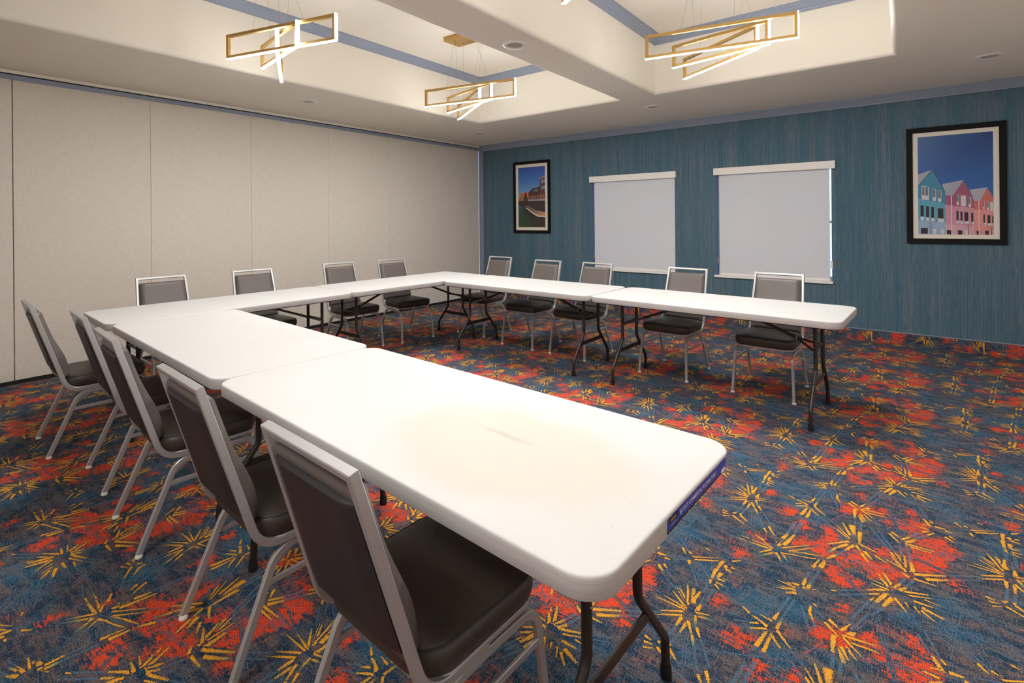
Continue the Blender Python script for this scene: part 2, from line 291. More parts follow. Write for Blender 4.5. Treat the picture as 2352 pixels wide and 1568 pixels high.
# strokes: a dyed line with a dark navy outline
jit = m.math('MULTIPLY', m.math('SUBTRACT', m.noise(gp, 200, 3), .5), 1.25)
su = m.math('ADD', m.math('ABSOLUTE', U), jit)
core = m.math('SUBTRACT', 1.0, m.step(su, .34, .62)); edge = m.math('SUBTRACT', 1.0, m.step(su, .80, 1.0))
endj = m.math('ADD', V, m.math('MULTIPLY', m.math('SUBTRACT', yarn2, .5), .12))
ev = m.math('MULTIPLY', m.step(endj, -.02, .02), m.math('SUBTRACT', 1.0, m.step(endj, .96, 1.09)))
core = m.math('MULTIPLY', m.math('MULTIPLY', core, ev), ISS); edge = m.math('MULTIPLY', m.math('MULTIPLY', edge, ev), ISS)
scol = m.ramp(HUE, [(0, srgb(255, 176, 36)), (.32, srgb(240, 176, 56)), (.46, srgb(196, 170, 92)), (.62, srgb(112, 150, 120)), (.9, srgb(76, 116, 146)), (1.0, srgb(92, 126, 152))])
scol = m.mix(m.math('MULTIPLY', m.step(yh, .5, .66), .3), scol, srgb(190, 134, 50))
col = m.mix(m.math('MULTIPLY', edge, m.math('SUBTRACT', .42, m.math('MULTIPLY', HUE, .2))), base, srgb(30, 44, 58))
core = m.math('MULTIPLY', core, m.math('SUBTRACT', 1.0, m.math('MULTIPLY', HUE, m.math('MULTIPLY', m.step(hatch, .40, .56), .72))))
col = m.mix(core, col, scol)
gx = m.n('ShaderNodeSeparateXYZ'); m.set(gx.inputs[0], gp)
wv = lambda c: m.math('SINE', m.math('MULTIPLY', c, 2 * math.pi / .0052))
knot = m.math('MULTIPLY', m.math('ADD', m.math('MULTIPLY', wv(gx.outputs[0]), wv(gx.outputs[1])), 1.0), .5)
dark = m.math('SUBTRACT', 1.0, m.step(m.math('ADD', yarn, m.math('MULTIPLY', knot, .10)), .43, .60))
col = m.mix(m.math('MULTIPLY', dark, m.math('SUBTRACT', .82, m.math('MULTIPLY', core, .28))), col, (.006, .009, .014, 1))
col = m.mix(m.math('MULTIPLY', m.step(m.noise(m.scale(gp, (300, 300, 9)), 1, 1), .56, .68), m.math('SUBTRACT', .34, m.math('MULTIPLY', core, .24))), col, srgb(170, 170, 172))
m.P(Base_Color=col, Roughness=.95); m.bump(yarn, .6, .003); m.p.inputs['Specular IOR Level'].default_value = .1
M['carpet'] = m.mat

def colmat(name, rough=.35):
    m = NT(name); a = m.n('ShaderNodeAttribute'); a.attribute_name = 'paint'; m.P(Base_Color=a.outputs['Color'], Roughness=rough); return m.mat
M['print'] = colmat('colour_print', .3)

# ------------------------------------------------------------------ room
W_, D_, H_ = 7.55, 10.1, 2.74
TILE = .922
def hat(P, x, y):
    """1 inside polygon, falling off outside"""
    n = len(P); ins = False; dm = 9
    for i in range(n):
        x1, y1 = P[i]; x2, y2 = P[(i + 1) % n]
        if (y1 > y) != (y2 > y) and x < (x2 - x1) * (y - y1) / (y2 - y1) + x1: ins = not ins
        dx, dy = x2 - x1, y2 - y1; t = max(0, min(1, ((x - x1) * dx + (y - y1) * dy) / (dx * dx + dy * dy + 1e-12)))
        dm = min(dm, math.hypot(x - x1 - t * dx, y - y1 - t * dy))
    return 1.0 if ins else max(0.0, 1 - dm / .06) * .85
random.seed(11)
for cx_, cy_ in ((5.517, -4.254), (5.508, -4.43), (5.692, -4.60), (5.755, -4.144), (5.792, -3.877), (5.941, -4.037), (5.952, -4.356), (5.863, -4.55), (6.109, -4.216), (6.141, -4.465), (6.085, -4.608), (6.217, -4.03), (5.551, -3.879)):
    a0 = random.random() * 6.28
    for k in range(3):      # long fine slate-blue yarn lines radiating from every star
        a = a0 + k * 2.1 + random.uniform(-.25, .25); r0, r1 = random.uniform(.05, .09), random.uniform(.20, .36)
        for dd in ((-.0045, .0045) if k % 2 else (0,)):
            px, py = -math.sin(a) * dd, math.cos(a) * dd
            q = [(cx_ % TILE + px + r * math.cos(a)) * 1000 for r in (r0, r1)] + [(cy_ % TILE + py + r * math.sin(a)) * 1000 for r in (r0, r1)]
            ST.insert(0, [q[0], q[2], q[1], q[3], 3, 5])
NG = 40
grid = np.zeros((NG, NG, 2))
for pl in PO:
    pts = [(pl[i] / 1000, pl[i + 1] / 1000) for i in range(1, len(pl), 2)]
    ch = 0 if pl[0] == 'O' else 1
    for i in range(-14, NG + 14):
        x = i * TILE / NG
        for j in range(-14, NG + 14):
            y = j * TILE / NG
            if min(q[0] for q in pts) - .06 < x < max(q[0] for q in pts) + .06 and min(q[1] for q in pts) - .06 < y < max(q[1] for q in pts) + .06:
                grid[i % NG, j % NG, ch] = max(grid[i % NG, j % NG, ch], hat(pts, x, y))
def dye(x, y): return grid[int(round(x / TILE * NG)) % NG, int(round(y / TILE * NG)) % NG]

def carpet(name, x0, x1, y0, y1, frame, ox=0.0, oy=0.0, strokes=True):
    """frame maps pattern (x, y, h) to world; pattern coordinate = (x+ox, y+oy)"""
    st = TILE / NG
    xs = [x0] + [i * st - ox for i in range(int(math.ceil((x0 + ox) / st)), int((x1 + ox) / st) + 1) if x0 + 1e-4 < i * st - ox < x1 - 1e-4] + [x1]
    ys = [y0] + [i * st - oy for i in range(int(math.ceil((y0 + oy) / st)), int((y1 + oy) / st) + 1) if y0 + 1e-4 < i * st - oy < y1 - 1e-4] + [y1]
    nx, ny = len(xs), len(ys)
    V_ = []; A = []; S = []; Wv = []; F_ = []
    for y in ys:
        for x in xs:
            V_.append(frame(x, y, 0)); d = dye(x + ox, y + oy); A.append((d[0], d[1], 0)); S.append((0, 0, 0)); Wv.append((x + ox, y + oy, 0))
    for j in range(ny - 1):
        for i in range(nx - 1):
            a = j * nx + i; F_.append((a, a + 1, a + 1 + nx, a + nx))
    k0, k1 = int(math.floor((x0 + ox) / TILE)) - 1, int((x1 + ox) / TILE) + 1
    l0, l1 = int(math.floor((y0 + oy) / TILE)) - 1, int((y1 + oy) / TILE) + 1
    def clip(px, py): return x0 <= px <= x1 and y0 <= py <= y1
    for kx in range(k0, k1 + 1):
        for ky in range(l0, l1 + 1):
            for idx, (ax, ay, bx, by, kind, w) in enumerate(ST):
                ax_, ay_, bx_, by_ = ax / 1000 + kx * TILE - ox, ay / 1000 + ky * TILE - oy, bx / 1000 + kx * TILE - ox, by / 1000 + ky * TILE - oy
                L = math.hypot(bx_ - ax_, by_ - ay_)
                if L < .004: continue
                # clip the segment to the sheet
                t0, t1 = 0.0, 1.0; ok = True
                for pa, dd, lo, hi in ((ax_, bx_ - ax_, x0 + .008, x1 - .008), (ay_, by_ - ay_, y0 + .008, y1 - .008)):
                    if abs(dd) < 1e-9:
                        if pa < lo or pa > hi: ok = False
                        continue
                    q0, q1 = sorted(((lo - pa) / dd, (hi - pa) / dd)); t0, t1 = max(t0, q0), min(t1, q1)
                if not ok or t1 - t0 < .02: continue
                nxv, nyv = -(by_ - ay_) / L, (bx_ - ax_) / L
                if t0 == 0 and kind: t0 = -.05
                if t1 == 1: t1 = 1.07
                h = .00012 + idx * .0000012; hw = w * .00062 * 1.22
                h0, h1 = {0: (0, .44), 1: (.1, .9), 2: (.85, 1), 3: (.92, 1)}[kind]
                o = len(V_)
                for t in (t0, t1):
                    px, py = ax_ + (bx_ - ax_) * t, ay_ + (by_ - ay_) * t
                    ww = hw * (1.05 if kind or t < .5 else .72)
                    for u in (-1, 1):
                        qx = min(max(px + nxv * ww * u, x0), x1); qy = min(max(py + nyv * ww * u, y0), y1)
                        V_.append(frame(qx, qy, h)); d = dye(qx + ox, qy + oy); A.append((d[0], d[1], 1))
                        S.append((u, t, h0 + (h1 - h0) * t)); Wv.append((qx + ox, qy + oy, 0))
                F_.append((o, o + 2, o + 3, o + 1))
    me = bpy.data.meshes.new(name)
    nv, nf = len(V_), len(F_)
    me.vertices.add(nv); me.loops.add(nf * 4); me.polygons.add(nf)
    me.vertices.foreach_set('co', np.array(V_, np.float32).ravel())
    me.loops.foreach_set('vertex_index', np.array(F_, np.int32).ravel())
    me.polygons.foreach_set('loop_start', np.arange(nf, dtype=np.int32) * 4)
    me.update(calc_edges=True)
    for nm, dat in (('dye', A), ('stroke', S), ('weave', Wv)):
        at = me.attributes.new(nm, 'FLOAT_VECTOR', 'POINT'); at.data.foreach_set('vector', np.array(dat, np.float32).ravel())
    me.materials.append(M['carpet'])
    o = bpy.data.objects.new(name, me); COL.objects.link(o); return struct(o)
carpet('floor', 0, W_, -D_, 0, lambda x, y, h: (x, y, h))
# carpet cove strip along the blue wall, same pattern standing up the wall
cv = carpet('baseboard_back', .083, W_, 0.0, .125, lambda x, y, h: (x, -.012 - h, y), 5.952 - 6.737 + TILE, -4.37 + 5 * TILE)
b = MB(); b.box((.083, -.0125, .125), (W_, 0, .131)); b.build('cap_strip', M['trimblue'], cv)

# ceiling with two raised trays
TR = [(1.49, 3.576, -8.42, -1.685), (4.01, 6.06, -8.42, -1.685)]; TZ = 3.346
b = MB()
e = .03
xs = [0, TR[0][0] - e, TR[0][1] + e, TR[1][0] - e, TR[1][1] + e, W_]; ys = [-D_, -8.42 - e, -1.685 + e, 0]
for i in range(5):
    for j in range(3):
        if j == 1 and i in (1, 3): continue
        b.quad((xs[i], ys[j], H_), (xs[i], ys[j + 1], H_), (xs[i + 1], ys[j + 1], H_), (xs[i + 1], ys[j], H_))
for x0, x1, y0, y1 in TR:
    prof = [(-e + e * math.sin(R(a)), H_ + e - e * math.cos(R(a))) for a in range(0, 91, 15)] + [(0, TZ)]
    rings = [[(x0 + d, y0 + d, z), (x1 - d, y0 + d, z), (x1 - d, y1 - d, z), (x0 + d, y1 - d, z)] for d, z in prof]
    b.loops(rings, True, (False, False), False)
    b.quad((x0, y0, TZ), (x0, y1, TZ), (x1, y1, TZ), (x1, y0, TZ))
b.quad((-.1, -D_ - .1, TZ + .02), (-.1, .1, TZ + .02), (W_ + .1, .1, TZ + .02), (W_ + .1, -D_ - .1, TZ + .02))
struct(b.build('ceiling', M['ceil']))
# tray crown mouldings
CR = [(0, -.080), (.006, -.080), (.008, -.070), (.016, -.066), (.020, -.058), (.030, -.050), (.042, -.044), (.050, -.034), (.062, -.028), (.070, -.018), (.082, -.014), (.084, -.006), (.09, -.005), (.09, 0)]
for i, (x0, x1, y0, y1) in enumerate(TR):
    b = MB(); rings = [[(x0 + d, y0 + d, TZ + z), (x1 - d, y0 + d, TZ + z), (x1 - d, y1 - d, TZ + z), (x0 + d, y1 - d, TZ + z)] for d, z in CR]
    b.loops(rings, True, (False, False), False); struct(b.build('trim_%d' % (i + 3), M['trimblue']))
# crown on the blue wall
b = MB(); CW = [(0, -.092), (.010, -.092), (.012, -.078), (.022, -.072), (.024, -.064), (.034, -.054), (.036, -.048), (.046, -.040), (.050, -.028), (.062, -.024), (.064, -.012), (.078, -.010), (.080, 0)]
rings = [[(0.055 + d * .35, -d, H_ + z), (W_, -d, H_ + z)] for d, z in CW]
b.loops(rings, False, smooth=False)
b.add([r[0] for r in rings] + [(0.055, 0, H_)], [tuple(range(len(rings) + 1))]); struct(b.build('trim_1', M['trimblue']))
# corner post of the partition track
b = MB()
for x0, x1, y in ((.0, .022, -.036), (.022, .03, -.026), (.03, .052, -.034), (.052, .060, -.024), (.060, .083, -.03)): b.box((x0, y, 0), (x1, 0, H_ - .025))
struct(b.build('trim_2', M['trimblue']))
# walls -------------------------------------------------------------
WIN = [(2.315, 3.600, .642, 2.03), (4.165, 5.455, .645, 2.035)]
b = MB()
xs = [0, WIN[0][0], WIN[0][1], WIN[1][0], WIN[1][1], W_]
for i in range(5):
    if i in (1, 3):
        w = WIN[i // 2]
        b.quad((w[0], 0, 0), (w[1], 0, 0), (w[1], 0, w[2]), (w[0], 0, w[2])); b.quad((w[0], 0, w[3]), (w[1], 0, w[3]), (w[1], 0, H_ + .1), (w[0], 0, H_ + .1))
    else: b.quad((xs[i], 0, 0), (xs[i + 1], 0, 0), (xs[i + 1], 0, H_ + .1), (xs[i], 0, H_ + .1))
struct(b.build('wall_back', M['wallpaper']))
for i, w in enumerate(WIN):
    wn = struct(empty('window_%d' % (i + 1), (w[0], 0, w[2])))
    dx, dz = w[1] - w[0], w[3] - w[2]
    b = MB(); dp = .13
    b.box((-.02, .002, -.0), (0, dp, dz)); b.box((dx, .002, 0), (dx + .02, dp, dz)); b.box((-.02, .002, dz), (dx + .02, dp, dz + .02))
    b.build('jamb', M['jamb'], wn)
    b = MB(); b.box((-.03, -.028, -.028), (dx + .012, dp, 0)); b.build('sill', M['wrail'], wn)
    b = MB()
    for q in ((0, .03), (dx / 2 - .02, dx / 2 + .02), (dx - .006, dx)): b.box((q[0], .085, 0), (q[1], .12, dz))
    for q in ((0, .045), (dz / 2 - .015, dz / 2 + .015), (dz - .045, dz)): b.box((0, .086, q[0]), (dx, .119, q[1]))
    b.build('sash', M['white_plastic'], wn)
    b = MB(); b.box((.02, .100, .02), (dx - .02, .104, dz - .02)); b.build('glass', M['glass'], wn)
# partition (operable wall)
wl = MB(); wl.quad((-.06, -D_, 0), (-.06, 0, 0), (-.06, 0, H_ + .1), (-.06, -D_, H_ + .1)); wl = struct(wl.build('wall_left', M['backpaint']))
seam = [-8.21, -7.186, -6.162, -5.138, -4.119, -3.097, -2.073, -1.06, -.036]
seam = [-10.1, -9.23] + seam
for i in range(len(seam) - 1):
    y0, y1 = seam[i], seam[i + 1]; fwd = .0 if y1 > -6.0 else .004; g = .0008 if i != 4 else .003
    b = MB(); prof = [(0, -.05), (0, -.003), (.003, 0)]
    a0, a1 = y0 + g, y1 - (.0008 if i != 3 else .003)
    b.loops([[(x + fwd, a0 + d, .035 + d), (x + fwd, a1 - d, .035 + d), (x + fwd, a1 - d, 2.659 - d), (x + fwd, a0 + d, 2.659 - d)] for d, x in prof], True, (False, True), False)
    b.build('partition_panel', M['fabric'], wl)
b = MB(); b.box((-.05, -D_, 0), (-.006, -.03, .04)); b.box((-.05, -D_, .0), (-.002, -.03, .012)); b.box((-.05, -D_, .018), (-.001, -.03, .03)); b.build('floor_seal', M['black'], wl)
b = MB(); b.box((-.055, -D_, 2.700), (.0, -.03, 2.716)); b.build('track_gap', M['black'], wl)
b = MB()
for x, z0, z1 in ((.002, 2.659, 2.672), (.006, 2.672, 2.677), (.0, 2.677, 2.702)): b.box((-.05, -D_, z0), (x, -.03, z1))
b.build('top_track', M['trimblue'], wl)
b = MB(); b.box((-.055, -D_, 2.713), (.003, 0, H_ + .01)); b.build('ceiling_strip', M['ceil'], wl)
b = MB(); b.quad((W_, -D_, 0), (W_, 0, 0), (W_, 0, H_ + .1), (W_, -D_, H_ + .1)); struct(b.build('wall_right', M['backpaint']))
b = MB(); b.quad((-.06, -D_, 0), (W_, -D_, 0), (W_, -D_, H_ + .1), (-.06, -D_, H_ + .1)); struct(b.build('wall_front', M['backpaint']))
b = MB(); b.quad((-.06, -D_, -.004), (W_, -D_, -.004), (W_, .0, -.004), (-.06, 0, -.004)); b.build('floor_slab', M['black']); bpy.data.objects['floor_slab'].parent = bpy.data.objects['floor']

# recessed downlights (switched off)
DL = [((3.78, -3.881), 'round white recessed downlight in the ceiling beam between the trays'), ((.886, -3.899), 'round white recessed downlight above the beige partition, left of the left tray'),
      ((.95, -1.098), 'round white recessed downlight in the ceiling corner, beside the blue corner post'), ((3.757, -1.123), 'round white recessed downlight beyond the beam end, above the left window'),
      ((6.698, -1.121), 'round white recessed downlight above the picture of pastel houses')]
def downlight():
    e_ = empty('recessed_downlight', (0, 0, H_))
    b = MB(); b.lathe([(.060, -.001), (.064, -.008), (.070, -.010), (.088, -.008), (.096, -.003), (.098, .0)], n=36); b.build('trim_ring', M['white_plastic'], e_)
    b = MB(); b.lathe([(.062, -.002), (.058, -.0016), (.052, -.0012), (.03, -.0010), (.001, -.0010)], n=36); b.build('baffle', M['lens'], e_)
    return e_
dl = downlight()
for i, (q, lab) in enumerate(DL):
    o = dl if i == 0 else copy_tree(dl); o.location = (q[0], q[1], H_); tag(o, lab, 'ceiling light', 'recessed ceiling downlights')

# ------------------------------------------------------------------ pendant lamps
def pendant(name, ctr, frames, label):
    root = empty(name, (ctr[0], ctr[1], TZ)); tag(root, label, 'pendant light', 'brass linear pendant lamps')
    L = lambda p: (p[0] - ctr[0], p[1] - ctr[1], p[2] - TZ)
    b = MB(); b.box((-.25, -.115, -.042), (.25, .115, 0)); b.build('canopy', M['gold'], root)
    T = .022; cab = MB()
    for k, (ax, ay, bx, by) in enumerate(frames):
        zb = 2.648; zt = zb + .19
        a = Vector((ax, ay)); c = Vector((bx, by)); d = (c - a).normalized(); n_ = Vector((-d.y, d.x))
        f = MB()
        pts = [(ax, ay, zb + T / 2 + .006), (ax, ay, zt - T / 2), (bx, by, zt - T / 2), (bx, by, zb + T / 2 + .006)]
        pts = [Vector(L(p)) for p in pts]
        # four straight square members
        def member(p, q, up):
            up = Vector(up); t = (q - p).normalized(); s_ = t.cross(up).normalized(); h = T / 2
            ring = lambda c0: [c0 + s_ * h + up * h, c0 - s_ * h + up * h, c0 - s_ * h - up * h, c0 + s_ * h - up * h]
            f.loops([ring(p), ring(q)], smooth=False)
        dv = Vector((d.x, d.y, 0))
        member(pts[1] - dv * T / 2, pts[2] + dv * T / 2, (0, 0, 1)); member(pts[0] - dv * T / 2, pts[3] + dv * T / 2, (0, 0, 1))
        member(pts[0], pts[1], tuple(dv)); member(pts[3], pts[2], tuple(dv))
        fo = f.build('frame', M['gold'], root)
        s_ = MB(); nv = Vector((n_.x, n_.y, 0)); h = T / 2 * 1.12
        # diffuser under the bottom member
        p, q = Vector(L((ax, ay, zb + .0028))) - dv * T / 2, Vector(L((bx, by, zb + .0028))) + dv * (T / 2 + .006)
        ring = lambda c0: [c0 + nv * h, c0 - nv * h, c0 - nv * h + Vector((0, 0, .0030)), c0 + nv * h + Vector((0, 0, .0030))]
        s_.loops([ring(p), ring(q)], smooth=False)
        # diffuser on the outer face of the far end member
        p, q = Vector(L((bx, by, zb + .0028))) + dv * (T / 2 + .0002), Vector(L((bx, by, zt))) + dv * (T / 2 + .0002)
        ring = lambda c0: [c0 + nv * h, c0 - nv * h, c0 - nv * h + dv * .006, c0 + nv * h + dv * .006]
        s_.loops([ring(p), ring(q)], smooth=False)
        s_.build('light_strip', M['led'], fo)
        for t, sx in ((.25, -1), (.73, 1)):
            P_ = a.lerp(c, t); lo = Vector(L((P_.x, P_.y, zt))); hi = Vector((sx * (.14, .19, .12)[k], (-.07, .0, .05)[k], -.042))
            w = MB(); w.path([lo, hi], circ(.0009, 5)); w.build('cable', M['cable'], root)
            g = MB(); g.lathe([(.0001, 0), (.006, 0), (.006, -.012), (.0035, -.02), (.0001, -.021)], tuple(hi), 10); g.build('cable_grip', M['gold'], root); g = MB(); g.lathe([(.0001, .01), (.003, .01), (.004, 0), (.0001, 0)], tuple(lo), 8); g.build('cable_pin', M['gold'], root)
    return root
pendant('pendant_light', (2.52, -3.03), [(1.974, -3.134, 3.005, -2.883), (1.93, -2.752, 2.726, -2.923), (1.755, -2.394, 2.504, -2.85)], 'brass frame pendant lamp hanging farthest away in the left tray, its canopy in view')
pendant('pendant_light', (2.52, -5.08), [(2.034, -5.23, 3.019, -4.947), (2.0, -4.952, 2.703, -5.047), (2.468, -5.069, 1.714, -4.644)][:2] + [(1.714, -4.644, 2.468, -5.069)] and
        [(2.034, -5.23, 3.019, -4.947), (2.0, -4.952, 2.703, -5.047), (1.730, -4.650, 2.468, -5.069)], 'brass frame pendant lamp at the near end of the left tray, with crossed bright bars')
pendant('pendant_light', (5.03, -3.03), [(4.536, -3.159, 5.538, -2.941), (4.618, -2.793, 5.35, -2.913), (4.575, -2.403, 5.262, -2.852)], 'brass frame pendant lamp in the right tray, nearest the windows')
pendant('pendant_light', (5.03, -5.08), [(4.536, -5.209, 5.538, -4.991), (4.618, -4.843, 5.35, -4.963), (4.575, -4.453, 5.262, -4.902)], 'brass frame pendant lamp above the stained near table, out of the picture overhead')

pendant('pendant_light', (5.03, -7.9), [(4.536, -8.029, 5.538, -7.811), (4.618, -7.663, 5.35, -7.783), (4.575, -7.273, 5.262, -7.722)], 'unseen brass frame pendant lamp added behind the camera to brighten the near table')  # unseen extra lamp, added to light the near table's side faces
# ------------------------------------------------------------------ roller blinds
def blind(w, vx0, vx1, label, side):
    e_ = empty('roller_blind', (vx0, 0, w[2])); tag(e_, label, 'blind', 'roller blinds on the blue wall')
    z0, z1 = 1.962 - w[2], 2.052 - w[2]
    b = MB(); b.loops([[(x, y, z) for x, z in ((.0 + d, z0 + d), (vx1 - vx0 - d, z0 + d), (vx1 - vx0 - d, z1 - d), (d, z1 - d))] for y, d in ((0, 0), (-.048, 0), (-.05, .002))], True, (True, True), False)
    b.build('cassette', M['valance'], e_)
    a, c = w[0] - vx0 + .035, w[1] - vx0 + (.006 if side == 0 else -.017)
    b = MB(); b.box((a, -.0035, .018), (c, -.0020, z1 - .02)); b.build('shade', M['shade'], e_)
    b = MB(); b.box((a, -.009, .004), (c, -.0012, .030)); b.build('bottom_rail', M['wrail'], e_)
    for s_, x in (((-1, a - .016),) if side == 0 else ((-1, a - .016), (1, c + .012))):
        b = MB(); b.path([(x, .004, z0), (x, .004, .19), (x + .004, .006, .185), (x + .008, .008, .19), (x + .008, .008, z0)], circ(.0018, 6)); b.build('chain', M['grey_clip'] if s_ < 0 else M['wrail'], e_)
        b = MB(); b.box((x - .009, -.006, .15), (x + .013, .012, .24)); b.build('tensioner', M['grey_clip'] if s_ < 0 else M['wrail'], e_)
    return e_
blind(WIN[0], 2.284, 3.633, 'white roller blind pulled down over the left window, the narrower one in view', 0)
b2 = blind(WIN[1], 4.138, 5.497, 'white roller blind pulled down over the right window, beside the pastel house picture', 1)
b = MB(); b.quad((1.15, -.0300, .2), (1.15, -.0300, .2), (1.15, -.0300, .2), (1.15, -.0300, .2))

# ------------------------------------------------------------------ pictures
def print_mesh(parent, x0, x1, z0, z1, polys):
    V_ = []; F_ = []; C_ = []
    for k, (pts, col) in enumerate(polys):
        o = len(V_)
        cols = col if isinstance(col, list) else [col] * len(pts)
        for (u, v), c in zip(pts, cols):
            u = min(max(u, 0), 1); v = min(max(v, 0), 1)
            V_.append((x0 + (x1 - x0) * u, -.0105 - k * .00001, z0 + (z1 - z0) * v)); C_.append(srgb(*c))
        F_.append(list(range(o, o + len(pts))))
    me = bpy.data.meshes.new('print'); me.from_pydata(V_, [], F_)
    a = me.color_attributes.new('paint', 'FLOAT_COLOR', 'POINT'); a.data.foreach_set('color', np.array(C_, np.float32).ravel())
    me.materials.append(M['print']); o = bpy.data.objects.new('print', me); COL.objects.link(o); o.parent = parent; return o
def picture(x0, x1, z0, z1, fw, mw, polys, label):
    e_ = empty('framed_picture', (x0, -.001, z0)); tag(e_, label, 'picture'); w, h = x1 - x0, z1 - z0
    b = MB()
    rings = [[(d, y, d), (w - d, y, d), (w - d, y, h - d), (d, y, h - d)] for d, y in ((0, 0), (0, -.026), (.003, -.029), (fw - .006, -.026), (fw, -.02), (fw, -.004))]
    b.loops(rings, True, (False, False), False); b.build('frame', M['frame'], e_)
    b = MB(); f2 = fw - .002; b.box((f2, -.009, f2), (w - f2, -.001, h - f2)); b.build('mount', M['mat'], e_)
    print_mesh(e_, mw, w - mw, mw, h - mw, polys); return e_
def rects(lst, tf, col): return [([tf(x, y) for x, y in ((a, b_), (c, b_ + (c - a) * sl), (c, d_ + (c - a) * sl), (a, d_))], col) for a, b_, c, d_, sl in lst]
# canal picture (coordinates read off the print, u to the right, v up)
c1 = lambda x, y: ((x - 550) / 250, (795 - y) / (535 + (x - 550) * .09))
q = []
q.append(([(0, 1), (1, 1), (1, .78), (0, .78)][::-1], [(70, 118, 190), (70, 118, 190), (52, 84, 172), (56, 76, 160)]))
q.append(([(0, .45), (1, .45), (1, .78), (0, .78)], [(120, 170, 210), (110, 165, 215), (70, 118, 190), (70, 118, 190)]))
q.append(([c1(*p) for p in ((568, 500), (568, 487), (650, 475), (650, 545), (568, 550))], (190, 100, 76)))
q.append(([c1(*p) for p in ((550, 525), (570, 515), (600, 520), (640, 545), (640, 600), (550, 600))], (150, 110, 80)))
q.append(([c1(*p) for p in ((648, 480), (680, 448), (697, 440), (715, 440), (754, 417), (754, 545), (648, 545))], (70, 52, 50)))
q.append(([c1(*p) for p in ((754, 345), (800, 318), (800, 560), (754, 548))], (104, 62, 56)))
q.append(([c1(*p) for p in ((752, 352), (800, 326), (800, 333), (752, 358))], (205, 190, 185)))
q += rects([(765, 366, 782, 398, -.3), (786, 358, 800, 392, -.3), (765, 426, 782, 452, -.2), (786, 418, 800, 446, -.2), (700, 455, 712, 474, -.3), (722, 450, 734, 470, -.3)], c1, (110, 150, 190))
q += rects([(655 + i * 14, 512 - i * 2, 664 + i * 14, 540, 0) for i in range(10)], c1, (140, 104, 92))
q.append(([c1(*p) for p in ((640, 548), (800, 540), (800, 552), (640, 556))], (176, 168, 172)))
q.append(([c1(*p) for p in ((550, 560), (640, 556), (800, 552), (800, 660), (700, 640), (550, 600))], (58, 46, 46)))
q += rects([(655 + i * 18, 560, 659 + i * 18, 625, .3) for i in range(8)], c1, (76, 62, 60))
q.append(([c1(*p) for p in ((598, 545), (612, 500), (620, 470), (630, 505), (642, 550), (620, 570))], (60, 52, 44)))
q.append(([c1(*p) for p in ((550, 600), (600, 605), (700, 690), (800, 740), (800, 795), (550, 795))], [(52, 96, 110), (50, 60, 60), (44, 56, 44), (52, 46, 36), (36, 34, 30), (44, 80, 50)]))
q.append(([c1(*p) for p in ((600, 598), (640, 600), (740, 650), (800, 662), (800, 700), (730, 688), (680, 655))], [(90, 78, 74), (98, 86, 80), (150, 110, 90), (196, 150, 118), (216, 168, 130), (206, 156, 120), (120, 96, 84)]))
q.append(([c1(*p) for p in ((600, 606), (680, 668), (730, 700), (800, 704), (800, 795), (690, 795))], (54, 46, 38)))
picture(.783, 1.538, 1.172, 2.387, .047, .1, q, 'tall black framed picture of a canal and brick buildings, left of the blinds')
# pastel houses picture
def c2(x, y):
    u = (x - 380) / 750; yt = 330 - 58 * u; yb = 1296 + 6 * u; return (u, (yb - y) / (yb - yt))
q = [([(0, .5), (1, .5), (1, 1), (0, 1)], [(38, 92, 160), (34, 92, 160), (32, 66, 124), (60, 96, 152)]), ([(0, 0), (1, 0), (1, .5), (0, .5)], [(40, 110, 180), (40, 110, 180), (34, 92, 160), (38, 92, 160)])]
H3 = [((378, 535, 668), (700, 815, 650, 885), (40, 126, 150), (92, 158, 184), (142, 170, 198), 1296)]
q.append(([c2(*p) for p in ((378, 700), (535, 648), (378, 815))], (156, 164, 178)))
q.append(([c2(*p) for p in ((378, 820), (535, 655), (668, 885), (665, 1000), (378, 940))], (54, 128, 160)))
q.append(([c2(*p) for p in ((378, 940), (665, 990), (665, 1180), (378, 1158))], (88, 156, 182)))
q.append(([c2(*p) for p in ((378, 1158), (665, 1180), (665, 1300), (378, 1300))], (146, 172, 200)))
q.append(([c2(*p) for p in ((630, 795), (846, 755), (742, 905), (668, 908))], (160, 164, 178)))
q.append(([c2(*p) for p in ((663, 908), (742, 905), (846, 762), (948, 950), (948, 1060), (663, 1010))], (150, 84, 108)))
q.append(([c2(*p) for p in ((663, 1003), (948, 1035), (948, 1215), (665, 1195))], (196, 140, 158)))
q.append(([c2(*p) for p in ((665, 1195), (950, 1215), (950, 1300), (665, 1300))], (204, 158, 172)))
q.append(([c2(*p) for p in ((905, 852), (1074, 828), (1008, 962), (948, 965))], (164, 166, 178)))
q.append(([c2(*p) for p in ((947, 965), (1008, 962), (1074, 835), (1130, 935), (1130, 1062), (948, 1048))], (196, 104, 96)))
q.append(([c2(*p) for p in ((948, 1048), (1130, 1062), (1130, 1302), (948, 1300))], (214, 142, 140)))
dk = (40, 32, 40)
q.append(([c2(*p) for p in ((378, 822), (378, 812), (535, 646), (668, 880), (664, 884), (535, 660))], (28, 70, 92)))
q += rects([(418, 814, 494, 948, .1), (532, 842, 568, 962, .1), (586, 855, 622, 972, .1), (775, 900, 800, 1005, .1), (817, 908, 868, 1015, .08), (892, 925, 918, 1025, .1), (1030, 960, 1046, 1045, .1), (1068, 968, 1086, 1055, .1), (1098, 975, 1126, 1062, .1)], c2, (196, 196, 204))
q += rects([(424, 822, 448, 905, .05), (456, 822, 486, 908, .05), (535, 846, 562, 925, .1), (589, 858, 616, 935, .1), (776, 904, 794, 970, .1), (893, 928, 910, 992, .1), (1031, 963, 1042, 1020, .1), (1070, 972, 1082, 1028, .1)], c2, (96, 108, 122))
